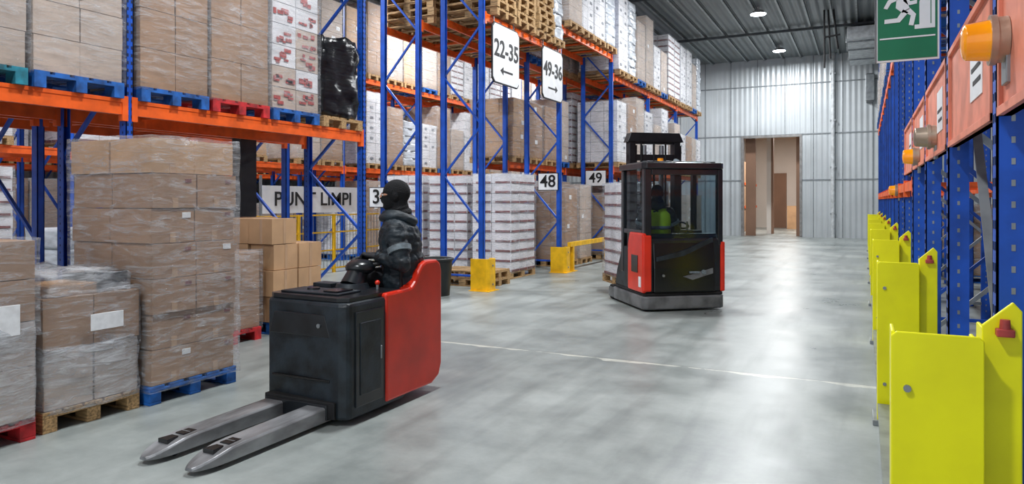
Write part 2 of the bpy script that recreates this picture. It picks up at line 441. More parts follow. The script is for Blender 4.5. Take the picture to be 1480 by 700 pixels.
cache = {}
PM = {'w': woodm, 'b': wood_b, 'r': wood_r, 't': wood_t}
NM = {'carton': 'wrapped_carton_pallet', 'tan': 'wrapped_carton_pallet', 'pale': 'wrapped_carton_pallet', 'stripe': 'printed_carton_pallet',
      'redbox': 'red_printed_carton_pallet', 'white': 'white_carton_pallet', 'black': 'black_wrapped_pallet', 'bags': 'film_wrapped_bag_pallet',
      'stack': 'empty_pallet_stack'}
def load_mesh(kind, pal, h, var, dx=1.15, dy=0.8):
    key = (kind, pal, round(h, 2), var, dx, dy)
    if key in cache: return cache[key]
    rnd = random.Random(len(kind)*1000+var*77+int(h*100)+ord(kind[0])); b = MB()
    if kind == 'stack':
        n = int(h/0.144)
        for i in range(n):
            c = MB(); pallet_into(c, PM[pal] if i % 4 else woodm, 1.2, 0.8, i*0.146)
            ox, oy = rnd.uniform(-.03, .03), rnd.uniform(-.02, .02)
            for m in c.mats: b.mi(m)
            o = len(b.v); b.v += [(p[0]+ox, p[1]+oy, p[2]) for p in c.v]
            for f, k in zip(c.f, c.m): b.f.append([q+o for q in f]); b.m.append(b.mi(c.mats[k])); b.sm.append(False)
        me = b.mesh(NM[kind]); cache[key] = me; return me
    pallet_into(b, PM[pal], 1.2, dy)
    z0 = 0.146; H = h-z0; hx, hy = dx/2, dy/2
    if kind in ('carton', 'tan', 'pale'):
        mat = {'carton': carton, 'tan': carton2, 'pale': carton3}[kind]
        n = max(2, round(H/rnd.choice([.27, .33, .4]))); lh = H/n; ny = rnd.choice([1, 2, 2])
        for k in range(n):
            for i in range(3):
                for j in range(ny):
                    g = 0.004; o = rnd.uniform(-.006, .006)
                    xa = -hx+i*dx/3; ya = -hy+j*dy/ny
                    b.box(xa+g, xa+dx/3-g, ya+g+o, ya+dy/ny-g+o, z0+k*lh+0.003, z0+(k+1)*lh-0.003, mat)
            if rnd.random() < .35:
                yy = rnd.uniform(-hy+.08, hy-.25)
                b.box(hx, hx+.004, yy, yy+.14, z0+k*lh+.08, z0+k*lh+.18, label)
    elif kind in ('stripe', 'redbox', 'white'):
        lh0 = {'stripe': 0.2, 'redbox': 0.24, 'white': 0.3}[kind]; n = max(2, round(H/lh0)); lh = H/n
        for k in range(n):
            z = z0+k*lh
            for i in range(3):
                for j in range(2):
                    g = 0.006; xa = -hx+i*dx/3; ya = -hy+j*dy/2; o = rnd.uniform(-.006, .006)
                    b.box(xa+g, xa+dx/3-g, ya+g+o, ya+dy/2-g+o, z+.004, z+lh-.004, whitebox if kind != 'redbox' or rnd.random() < .6 else carton3)
            pm = {'stripe': brownprint, 'redbox': redprint, 'white': greyprint}[kind]
            for sgn in (-1, 1):
                for j in range(2):
                    ya = -hy+j*dy/2
                    if kind == 'stripe':
                        b.box(sgn*(hx+.002)-.004, sgn*(hx+.002)+.004, ya+.02, ya+.36, z+.004, z+lh*.22, pm)
                    elif kind == 'redbox':
                        for q in range(6):
                            yq = ya+.02+rnd.uniform(0, .25); zq = z+lh*rnd.uniform(.08, .7)
                            b.box(sgn*(hx+.002)-.004, sgn*(hx+.002)+.004, yq, yq+rnd.uniform(.03, .12), zq, zq+lh*rnd.uniform(.08, .28), pm)
                    elif rnd.random() < .5:
                        b.box(sgn*(hx+.002)-.004, sgn*(hx+.002)+.004, ya+.12, ya+.25, z+lh*.4, z+lh*.6, pm)
                for i in range(3):
                    xa = -hx+i*dx/3
                    if kind == 'stripe':
                        b.box(xa+.02, xa+dx/3-.02, sgn*(hy+.004)-.006, sgn*(hy+.004)+.006, z+.004, z+lh*.22, pm)
                    elif kind == 'redbox':
                        for q in range(4):
                            yq = xa+.03+rnd.uniform(0, .22); zq = z+lh*rnd.uniform(.12, .7)
                            b.box(yq, yq+rnd.uniform(.03, .1), sgn*(hy+.004)-.006, sgn*(hy+.004)+.006, zq, zq+lh*rnd.uniform(.08, .25), pm)
    elif kind == 'black':
        b.lumpy(-hx, hx, -hy+.02, hy-.02, z0, h, blackwrap, 12, .06, 4, var*3.1, zs=2)
    elif kind == 'bags':
        n = max(2, round(H/.24)); lh = H/n
        for k in range(n):
            b.lumpy(-hx, hx, -hy, hy, z0+k*lh, z0+(k+1)*lh+.01, greybag, 6, .035, 4, var*3.1+k)
    if kind not in ('black', 'bags'):
        b.lumpy(-hx-.024, hx+.024, -hy-.024, hy+.024, z0-.03, h+.015, film, 7, .010, 3, var*2.3)
    me = b.mesh(NM[kind]); cache[key] = me; return me

def load(kind, pal, h, x, y, z, var=0, rz=0.0, dx=1.15, dy=0.8):
    o = bpy.data.objects.new(NM[kind], load_mesh(kind, pal, h, var, dx, dy)); COL.objects.link(o)
    o.location = (x, y, z); o.rotation_euler = (0, 0, rz); return o

# ------------------------------------------------------------------ racks
def frame(b, xf, xr, y, H, holes=False, near=None, pw=0.1, pd=0.075, brace=blue):
    for xx in (xf, xr):
        lo, hi = (xx-pw, xx) if xx > min(xf, xr)+.01 else (xx, xx+pw)
        b.box(lo, hi, y-pd/2, y-pd/2+.008, 0.01, H, blue); b.box(lo, hi, y+pd/2-.008, y+pd/2, 0.01, H, blue)
        if xx > min(xf, xr)+.01: b.box(hi-.008, hi, y-pd/2, y+pd/2, 0.01, H, blue); face = hi
        else: b.box(lo, lo+.008, y-pd/2, y+pd/2, 0.01, H, blue); face = lo
        b.box(lo-.03, hi+.03, y-pd/2-.03, y+pd/2+.03, 0, 0.012, galv)
        if holes:
            z = 0.15
            while z < min(H, 5.6):
                sg = 1 if face == hi else -1
                for oy in (-.02, .02):
                    b.box(face-.001 if sg > 0 else face-.002, face+.002 if sg > 0 else face+.001, y+oy-.007, y+oy+.007, z, z+.03, blue_d)
                b.box((lo+hi)/2-.006, (lo+hi)/2+.006, y-pd/2-.002, y-pd/2, z, z+.022, holes)
                z += .075
    x0, x1 = min(xf, xr)+pw/2, max(xf, xr)-pw/2
    z = 0.25; k = 0
    b.bar((x0, y, z), (x1, y, z), .035, .035, brace)
    while z+0.95 < H:
        if k % 2 == 0: b.bar((x0, y, z), (x1, y, z+.9), .035, .035, brace)
        else: b.bar((x1, y, z), (x0, y, z+.9), .035, .035, brace)
        z += .9; k += 1
    b.bar((x0, y, H-.1), (x1, y, H-.1), .035, .035, brace)

def beams(b, xf, xr, y0, y1, z, mat=None, hh=0.13):
    mat = mat or orange
    for xx in (max(xf, xr), min(xf, xr)+.05):
        b.box(xx-.05, xx, y0+.045, y1-.045, z-hh, z, mat)
        b.box(xx-.012, xx+.006, y0+.04, y1-.04, z-.035, z, mat)
        for yy in (y0+.02, y1-.08): b.box(xx-.055, xx+.008, yy, yy+.06, z-hh-.06, z+.03, mat)
    n = int((y1-y0)/.9)
    for i in range(1, n+1):
        yy = y0+i*(y1-y0)/(n+1)
        b.box(min(xf, xr)+.05, max(xf, xr)-.05, yy-.02, yy+.02, z-.05, z-.01, mat)

kinds_far = ['carton', 'tan', 'pale', 'white', 'stripe', 'white', 'carton', 'bags', 'pale']
def fill(xc, y0, z, hmin, hmax, kinds=kinds_far, n=4, skip=0.08, p='wwbw'):
    for i in range(n):
        if random.random() < skip: continue
        h = round(random.choice([hmin, (hmin+hmax)/2, hmax]), 2)
        yy = y0+.05+(i+.5)*(3.5/n)+random.uniform(-.02, .02)
        load(random.choice(kinds), random.choice(p), h, xc+random.uniform(-.03, .03), yy, z, random.randint(0, 2), random.choice([0, math.pi]))

b = MB(); XA = -6.40
for y in (0.88-3.6, 0.88, 4.48, 8.08): frame(b, XA, XA-1.1, y, 7.2, holes=blue_d if y > 0 else None)
for y0 in (0.88-3.6, 0.88, 4.48):
    beams(b, XA, XA-1.1, y0, y0+3.6, 2.58, hh=.15); beams(b, XA, XA-1.1, y0, y0+3.6, 5.2, hh=.15)
b.build('pallet_rack')
xa = XA-.55
load('pale', 't', 1.75, xa, 1.4, 2.58, 0); load('carton', 'b', 1.75, xa, 2.3, 2.58, 0)
load('pale', 't', 1.7, xa, 3.12, 2.58, 1); load('pale', 'b', 1.7, xa, 3.98, 2.58, 2, dy=.82)
load('carton', 'b', 1.72, xa, 4.97, 2.58, 0); load('carton', 'r', 1.9, xa, 5.83, 2.58, 1, dy=.82)
load('redbox', 'b', 1.7, xa, 6.70, 2.58, 0); load('black', 'w', 1.22, xa, 7.58, 2.58, 0)
for i, yy in enumerate((1.3, 2.2, 3.1, 4.0, 5.0, 5.85, 6.7, 7.55)): load(['carton', 'white', 'pale', 'stripe'][i % 4], 'wb'[i % 2], 1.5, xa, yy, 5.2, i % 3)
b = MB(); XB = -7.85
for y in (0.88, 4.48, 8.08): frame(b, XB, XB-1.1, y, 7.2)
for y0 in (0.88, 4.48):
    beams(b, XB, XB-1.1, y0, y0+3.6, 2.58); beams(b, XB, XB-1.1, y0, y0+3.6, 5.2)
b.build('pallet_rack')
for y0 in (.88, 4.48): fill(XB-.58, y0, 2.58, 1.3, 1.8); fill(XB-.58, y0, 5.2, 1.3, 1.8)
load('carton', 'w', 1.4, XB-.55, 1.5, 0, 1); load('bags', 'w', 1.0, XB-.55, 2.5, 0, 1)
yb = [11.0, 14.55, 18.15, 21.75, 25.35, 28.9]
for (xf, xr, tag) in ((-6.05, -6.95, 0), (-7.4, -8.3, 1)):
    b = MB()
    for y in yb: frame(b, xf, xr, y, 7.3, pw=.1)
    for i in range(5):
        lv = {0: [4.95], 1: [5.5] if tag == 0 else [2.5, 5.0]}.get(i, [2.5, 5.0])
        for z in lv: beams(b, xf, xr, yb[i], yb[i+1], z)
    b.build('pallet_rack')
for tag, xc in ((0, -6.5), (1, -7.85)):
    for i in range(5):
        y0 = yb[i]
        if i == 0:
            load('stack', 'w', 1.2, xc, y0+.6, 4.95, 0); load('stack', 'w', .8, xc, y0+1.5, 4.95, 1)
            load('stack', 'b' if tag else 'w', 1.5, xc, y0+2.4, 4.95, 2); load('bags', 'w', 1.2, xc, y0+3.12, 4.95, 1, dy=.6)
        elif i == 1 and tag == 0:
            fill(xc, y0, 5.5, 1.3, 1.7, ['white', 'pale', 'bags'])
        else:
            fill(xc, y0, 2.5, 1.5, 2.1, ['carton', 'pale', 'tan', 'white', 'stripe'], skip=.03)
            fill(xc, y0, 5.0, 1.5, 2.2, ['white', 'pale', 'white', 'stripe', 'bags'], skip=.0)
            fill(xc, y0, 0, 1.5, 2.1, ['carton', 'pale', 'stripe'], skip=.1)
load('stripe', 'w', 2.15, -6.86, 13.35, 0, 0, math.pi/2, dx=1.15, dy=.9)
load('stripe', 'w', 2.12, -7.95, 13.3, 0, 1, 0, dx=.95, dy=.9); load('stripe', 'w', 2.15, -9.2, 13.3, 0, 2, 0)
load('carton', 'w', 1.9, -7.0, 16.1, 0, 2); load('pale', 'w', 2.0, -7.0, 17.1, 0, 1); load('stripe', 'w', 2.1, -9.3, 15.0, 0, 0)
load('stack', 'w', .3, -6.72, 11.75, 0, 0)
for xf in (-12.4, -13.9, -18.5):
    b = MB(); ys = [0.4+3.6*i for i in range(9)]
    for y in ys: frame(b, xf, xf-1.1, y, 7.3)
    for i in range(8):
        for z in (2.5, 5.0): beams(b, xf, xf-1.1, ys[i], ys[i+1], z)
    b.build('pallet_rack')
    if xf == -13.9: continue
    for i in range(8):
        for z in (0, 2.5, 5.0):
            if z == 0 and i in (2, 3) and xf > -13: continue
            fill(xf-.55, ys[i], z, 1.5, 2.15)
for y in (11.0, 14.55, 18.15):
    b = MB()
    b.prism([(-5.93, y-.16), (-5.88, y-.10), (-5.88, y+.10), (-5.93, y+.16), (-6.02, y+.16), (-6.02, y+.13), (-5.95, y+.13), (-5.92, y+.09), (-5.92, y-.09), (-5.95, y-.13), (-6.24, y-.13), (-6.24, y-.16)], 'z', 0, .57, yellow2)
    b.box(-6.26, -5.85, y-.2, y+.2, 0, .012, yellow2)
    for zz in (.12, .45): b.cyl((-5.885, y, zz), (-5.87, y, zz), .018, .018, galv, 8)
    b.build('rack_post_protector')
b = MB(); b.box(-5.98, -5.9, 14.75, 17.9, .56, .66, yellow2)
for y in (14.9, 17.7): b.box(-5.98, -5.9, y, y+.08, 0, .56, yellow2); b.box(-6.04, -5.84, y-.06, y+.14, 0, .012, yellow2)
b.build('floor_barrier')

# ------------------------------------------------------------------ aisle signs (face +X)
def arrow_pts(c0, z, L, dirn, t=.035, hd=.075):
    s = dirn
    return [(c0-s*L/2, z-t/2), (c0+s*(L/2-.12), z-t/2), (c0+s*(L/2-.12), z-hd), (c0+s*L/2, z), (c0+s*(L/2-.12), z+hd), (c0+s*(L/2-.12), z+t/2), (c0-s*L/2, z+t/2)]
def aisle_sign(txt, yc, zc, direction):
    e = empty('aisle_number_sign', (-5.96, yc, zc))
    b = MB(); h = .55
    b.prism([(-h+.08, -h), (h-.08, -h), (h, -h+.08), (h, h-.08), (h-.08, h), (-h+.08, h), (-h, h-.08), (-h, -h+.08)], 'x', -.02, 0, black)
    g = .525
    b.prism([(-g+.08, -g), (g-.08, -g), (g, -g+.08), (g, g-.08), (g-.08, g), (-g+.08, g), (-g, g-.08), (-g, -g+.08)], 'x', 0, .008, white)
    b.prism(arrow_pts(0, -.3, .5, direction), 'x', .008, .012, black)
    b.bar((-.05, -.4, .5), (-.05, -.4, .75), .02, .02, galv); b.bar((-.05, .4, .5), (-.05, .4, .75), .02, .02, galv)
    b.build('board', e)
    text(txt, .43, (.014, 0, .08), (math.pi/2, 0, math.pi/2), black, e, 'numbers')
aisle_sign('22-35', 11.68, 4.28, -1)
aisle_sign('49-36', 13.86, 4.28, 1)
def bay_sign(txt, x, y, z, w=.56, h=.4):
    e = empty('bay_number_sign', (x, y, z)); b = MB()
    b.box(-w/2-.015, w/2+.015, 0, .02, -h/2-.015, h/2+.015, black); b.box(-w/2, w/2, -.006, 0, -h/2, h/2, white); b.build('board', e)
    text(txt, .38, (0, -.01, 0), (math.pi/2, 0, 0), black, e, 'numbers')
bay_sign('49', -6.5, 18.05, 2.2); bay_sign('48', -6.33, 14.46, 2.02, .46, .36); bay_sign('36', -8.25, 10.9, 1.66, .5, .36)
e = empty('hanging_banner', (-11.0, 12.15, 1.62)); b = MB()
b.box(-.01, .01, -1.55, 1.55, -.29, .29, white)
b.box(-.03, .0, -1.6, -1.55, -1.62, .5, galv); b.box(-.03, .0, 1.55, 1.6, -1.62, .5, galv)
b.build('banner_sheet', e); text('PUNT LIMPI', .42, (.016, 0, 0), (math.pi/2, 0, math.pi/2), black, e, 'lettering', sx=1.15)
b = MB()
for k in range(6):
    y = 9.0+k*1.1
    b.box(-10.62, -10.56, y-.03, y+.03, 0, 1.3, yellow2)
for z in (.1, .5, .9, 1.28): b.box(-10.61, -10.57, 9, 14.5, z-.015, z+.015, yellow2)
y = 9.0
while y < 14.5: b.box(-10.595, -10.585, y-.004, y+.004, .1, 1.28, galv); y += .11
b.build('mesh_safety_fence')
for (xx, yy, h) in ((-9.9, 9.3, .9), (-10.0, 6.2, 1.2), (-11.3, 9.6, 1.9)): load('bags', 'w', h, xx, yy, 0, 1)

b = MB()
b.cyl((-6.5, 10.1, 0.0), (-6.5, 10.1, .6), .24, .29, binm, 24); b.torus((-6.5, 10.1, .61), .29, .025, binm)
b.build('waste_bin')

# ------------------------------------------------------------------ hero stacks on the floor
def hero_tall():
    e = empty('wrapped_carton_stack', (-5.46, 4.06, 0)); b = MB(); pallet_into(b, wood_b, 1.0, .84); b.build('pallet', e, bevel=.004)
    b = MB(); rnd = random.Random(3); z = .146; lh = .2785
    hx, hy = .50, .405
    for k in range(7):
        ox, oy = rnd.uniform(-.010, .010), rnd.uniform(-.010, .010)
        if k == 6: ox -= .015
        for i in range(2):
            for j in range(2):
                xa_ = -hx+i*hx; ya = -hy+j*hy; q = rnd.uniform(-.006, .006)
                b.box(xa_+.004+ox, xa_+hx-.004+ox, ya+.004+oy+q, ya+hy-.004+oy+q, z+.002, z+lh-.004, carton2 if k == 6 else carton)
                if i == 1: b.box(xa_+hx-.004+ox, xa_+hx-.001+ox, ya+hy/2-.025+oy, ya+hy/2+.025+oy, z+.002, z+lh*.3, tape)
        if k < 6:
            for j in (0, 1):
                if (k+j) % 4 == 0: b.box(hx+ox-.004, hx+ox+.0, -hy+j*hy+.28, -hy+j*hy+.36, z+lh-.08, z+lh-.035, label)
                else: b.box(hx+ox-.004, hx+ox+.0, -hy+j*hy+.30, -hy+j*hy+.36, z+lh-.07, z+lh-.04, brownprint)
        z += lh
    b.build('cartons', e, bevel=.008)
    b = MB(); b.lumpy(-hx-.03, hx+.03, -hy-.03, hy+.03, .1, z+.02, film_thin, 20, .012, 4.5, 1.7); b.build('stretch_wrap', e)
hero_tall()
def hero_mid():
    e = empty('mixed_goods_pallet', (-5.56, 3.23, 0)); b = MB(); pallet_into(b, woodm, 1.1, .72); b.build('pallet', e, bevel=.004)
    b = MB()
    for j in range(2):
        for i in range(2):
            b.box(-.55+i*.55+.004, -.004+i*.55, -.36+j*.36+.004, -.004+j*.36, .56, .92, carton)
            b.box(-.54+i*.55, -.01+i*.55, -.35+j*.36+.004, -.004+j*.35, .15, .555, carton3)
    b.box(.1, .5, -.3, .05, .922, 1.0, carton2); b.box(.05, .45, .07, .33, .922, 1.06, truckblk2); b.box(.06, .3, .1, .3, 1.061, 1.075, label)
    b.box(.586, .59, -.05, .2, .66, .78, label)
    b.build('cartons', e, bevel=.006)
    b = MB(); b.lumpy(-.56, .585, -.375, .375, .12, .57, film_thick, 14, .03, 4, .3)
    b.lumpy(-.57, .58, -.385, .385, .5, .95, film_thin, 14, .014, 4, 5.3)
    b.lumpy(-.5, .53, -.33, .34, .93, 1.07, film_thick, 12, .05, 6, 2.3)
    b.build('stretch_wrap', e)
hero_mid()
def hero_near():
    e = empty('wrapped_mixed_pallet', (-5.53, 2.41, 0)); b = MB(); pallet_into(b, wood_r, 1.1, .8); b.build('pallet', e, bevel=.004)
    b = MB()
    z = .146
    for k, lh in enumerate((.35, .3, .28, .26)):
        for j in range(2):
            b.box(-.55, .555, -.395+j*.395+.004, -.004+j*.395, z+.003, z+lh-.003, carton3 if k < 2 else carton)
        z += lh
    b.box(.586, .59, .08, .28, .72, .92, label)
    b.build('cartons', e, bevel=.006)
    b = MB(); b.lumpy(-.58, .59, -.405, .41, .12, .8, film_thick, 14, .02, 4, .9); b.lumpy(-.58, .585, -.41, .41, .7, z+.02, film_thin, 14, .012, 4, 7.3)
    b.build('stretch_wrap', e)
hero_near()
e = empty('loose_carton_pile', (-6.85, 6.62, 0)); b = MB(); pallet_into(b, wood_b, 1.2, .8); b.build('pallet', e, bevel=.004)
b = MB(); rnd = random.Random(5)
for k in range(4):
    for i in range(3):
        for j in range(2):
            if k == 3 and (i, j) in ((2, 1), (1, 1)): continue
            z = .146+k*.31; ox, oy = rnd.uniform(-.025, .025), rnd.uniform(-.02, .02)
            xa_, ya = -.6+i*.4, -.42+j*.42
            b.box(xa_+ox+.01, xa_+.385+ox, ya+oy+.01, ya+.405+oy, z+.002, z+.305, carton2)
            b.box(xa_+ox+.386, xa_+.388+ox, ya+oy+.19, ya+.23+oy, z+.002, z+.3, tape)
            b.box(xa_+ox+.19, xa_+.23+ox, ya+oy+.006, ya+.009+oy, z+.002, z+.3, tape)
            b.box(xa_+ox+.01, xa_+.385+ox, ya+oy+.19, ya+.23+oy, z+.305, z+.307, tape)
b.build('cartons', e, bevel=.006)
load('carton', 'r', 1.02, -6.85, 5.62, 0, 1, dy=.78)
load('carton', 'w', 1.6, -7.0, 2.2, 0, 1); load('bags', 'w', .9, -7.1, 3.2, 0, 2)

# ------------------------------------------------------------------ people
def person(name, loc, yaw, jm, vest=False, head_yaw=0.0, hands=None, lean=0.0, elx=.10, hx=.06, leg_yaw=0.0, bulk=1.0):
    """origin at seat surface; local +x forward, +y left, z up"""
    e = empty(name, loc, (0, 0, yaw))
    L = lambda z: lean*z
    def remesh(ob, vs=.012, sm=5):
        r = ob.modifiers.new('remesh', 'REMESH'); r.mode = 'VOXEL'; r.voxel_size = vs; r.use_smooth_shade = True
        s = ob.modifiers.new('smooth', 'SMOOTH'); s.iterations = sm; s.factor = .6
    def limb(b, pts, rs, m):
        for i in range(len(pts)-1): b.cyl(pts[i], pts[i+1], rs[i], rs[i+1], m, 18)
        for p, r in zip(pts, rs): b.sphere(p, r, m, 18, 12)
    def loft(b, rings, m, n=24, q=1.0):
        vs = []; fs = []
        for (cx, cy, cz, rx, ry) in rings:
            for i in range(n):
                t = 2*math.pi*i/n; ct, st = math.cos(t), math.sin(t); p = .85
                vs.append((cx+L(cz)+q*rx*math.copysign(abs(ct)**p, ct), cy+q*ry*math.copysign(abs(st)**p, st), cz))
        for k in range(len(rings)-1):
            for i in range(n):
                a = k*n+i; c = k*n+(i+1) % n; fs.append((a, c, c+n, a+n))
        fs.append(tuple(range(n))[::-1]); o = (len(rings)-1)*n; fs.append(tuple(range(o, o+n)))
        b.add(vs, fs, m, True)
    hands = hands or {1: (.36, .2, .3), -1: (.36, -.1, .28)}
    def arm(s):
        hp = Vector(hands[s]); sh = Vector((.01+L(.5), s*.185, .490)); el = Vector((elx+L(.25), s*.28, .235))
        wr = el+(hp-el)*((hp-el).length-.07)/(hp-el).length
        return hp, sh, el, wr
    b = MB()
    loft(b, [(-.01, 0, .0, .15, .19), (-.01, 0, .06, .17, .20), (.0, 0, .11, .172, .20), (.0, 0, .14, .155, .185), (.0, 0, .22, .16, .184), (.0, 0, .27, .17, .195), (.005, 0, .31, .157, .186), (.005, 0, .38, .163, .195), (.01, 0, .45, .157, .205),
             (.015, 0, .51, .138, .19), (.03, 0, .56, .108, .15), (.04, 0, .61, .08, .095), (.05, 0, .66, .07, .078)], jm, q=bulk)
    for s in (1, -1):
        hp, sh, el, wr = arm(s)
        u = lambda t: sh+(el-sh)*t
        limb(b, [sh, u(.25), u(.42), u(.6), u(.8), el], [q*bulk for q in (.082, .084, .073, .080, .067, .067)], jm)
        v = lambda t: el+(wr-el)*t
        limb(b, [el, v(.3), v(.5), v(.75), wr], [q*bulk for q in (.067, .064, .055, .057, .044)], jm)
    o = b.build('jacket', e); remesh(o, .011, 3)
    tex = bpy.data.textures.new('folds', 'CLOUDS'); tex.noise_scale = .055; tex.noise_depth = 2
    d = o.modifiers.new('folds', 'DISPLACE'); d.texture = tex; d.strength = .032; d.mid_level = .5
    b = MB()
    for s in (1, -1):
        hp, sh, el, wr = arm(s); dv = (el-sh); b.cyl(sh+dv*.52, sh+dv*.68, .093*bulk, .090*bulk, reflect, 24)
        dd = (wr-el).normalized(); b.cyl(wr-dd*.03, wr+dd*.012, .049, .046, knit, 16)
    b.build('reflective_bands', e)
    b = MB(); nx = .05+L(.63)
    b.torus((nx, 0, .635), .080, .032, jm, (.15, 0, 1)); b.torus((nx-.005, 0, .600), .105, .036, jm, (.1, 0, 1))
    b.torus((nx-.075, 0, .60), .09, .042, jm, (-.5, 0, 1)); o = b.build('hood_collar', e); remesh(o, .01, 4)
    if vest:
        b = MB(); loft(b, [(.0, 0, .1, .185, .215), (.01, 0, .3, .18, .21), (.02, 0, .46, .18, .225), (.03, 0, .55, .13, .17)], hivis); b.build('hivis_vest', e)
        b = MB(); loft(b, [(.0, 0, .24, .188, .217), (.01, 0, .29, .188, .217)], reflect); b.build('vest_stripe', e)
    lg = empty('legs', (0, 0, 0), (0, 0, leg_yaw)); lg.parent = e
    b = MB()
    loft(b, [(-.01, 0, -.0, .155, .185), (0, 0, .07, .16, .19), (0, 0, .10, .15, .18)], pants)
    for s in (1, -1):
        limb(b, [(.03, s*.09, .085), (.22, s*.115, .085), (.40, s*.125, .075), (.40, s*.125, -.12), (.39, s*.125, -.34)], [.1, .09, .072, .064, .052], pants)
    o = b.build('trousers', lg); remesh(o)
    b = MB()
    for s in (1, -1):
        b.sphere((.38, s*.125, -.37), (.065, .055, .07), rubber); b.sphere((.46, s*.13, -.405), (.12, .05, .042), rubber)
        b.box(.32, .57, s*.13-.045, s*.13+.045, -.45, -.42, rubber)
    o = b.build('boots', lg); remesh(o, .01, 3)
    h = empty('head', (hx+L(.78), 0, .775), (0, .08, head_yaw)); h.parent = e; h.scale = (1.05, 1.05, 1.03)
    b = MB()
    b.sphere((-.012, 0, .025), (.110, .086, .108), knit, 28, 20)
    b.sphere((.03, 0, -.03), (.077, .068, .087), knit, 24, 16)
    b.sphere((.062, 0, -.080), (.044, .044, .034), knit, 20, 12)
    b.cyl((-.02, 0, -.02), (-.03, 0, -.16), .068, .075, knit, 20)
    b.cyl((.087, 0, .01), (.116, 0, -.022), .012, .018, knit, 14)
    b.torus((-.005, 0, -.120), .070, .030, knit, (.35, 0, 1)); b.torus((-.02, 0, -.145), .075, .03, knit, (.1, .1, 1))
    for s in (1, -1): b.sphere((-.005, s*.081, -.008), (.024, .014, .036), knit, 14, 10)
    o = b.build('balaclava', h); remesh(o, .006, 3)
    b = MB()
    b.sphere((.048, 0, .014), (.058, .068, .020), skin, 28, 16)
    b.cyl((.100, 0, .028), (.116, 0, -.004), .008, .012, skin, 12)
    for s in (1, -1):
        b.sphere((.092, s*.032, .014), (.013, .016, .009), eye_w, 12, 8); b.sphere((.101, s*.032, .014), (.006, .007, .007), eye_m, 10, 8)
        b.sphere((.094, s*.033, .029), (.012, .020, .0045), eye_m, 12, 8)
    b.build('face', h)
    for s in (1, -1):
        hp, sh, el, wr = arm(s); f = (hp-el).normalized()
        f = Vector((f.x, f.y, f.z-.05)).normalized(); side = f.cross(Vector((0, 0, 1))).normalized(); up = side.cross(f)
        b = MB(); wr = hp-f*.07
        limb(b, [wr-f*.03, wr+f*.01], [.034, .030], glove)
        for k in (-1, -.33, .33, 1): limb(b, [wr+f*.01+side*k*.018, hp+f*.03+side*k*.030], [.021, .0165], glove)
        for k, Lf in zip((-1, -.33, .33, 1), (.95, 1.1, 1.05, .8)):
            r = hp+f*.03+side*k*.034
            p1 = r+f*.040*Lf+up*.006+side*k*.002; p2 = p1+f*.020*Lf-up*.030*Lf; p3 = p2-f*.012*Lf-up*.024*Lf
            limb(b, [r, p1, p2, p3], [.0135, .0125, .0115, .010], glove)
        ts = side*(1 if s > 0 else -1)
        t0 = wr+f*.025+ts*.022; t1 = t0+ts*.034+f*.030-up*.008; t2 = t1+f*.034-up*.016-ts*.004
        limb(b, [t0, t1, t2], [.019, .016, .012], glove)
        o = b.build('hand_left' if s > 0 else 'hand_right', e); remesh(o, .004, 2)
    return e

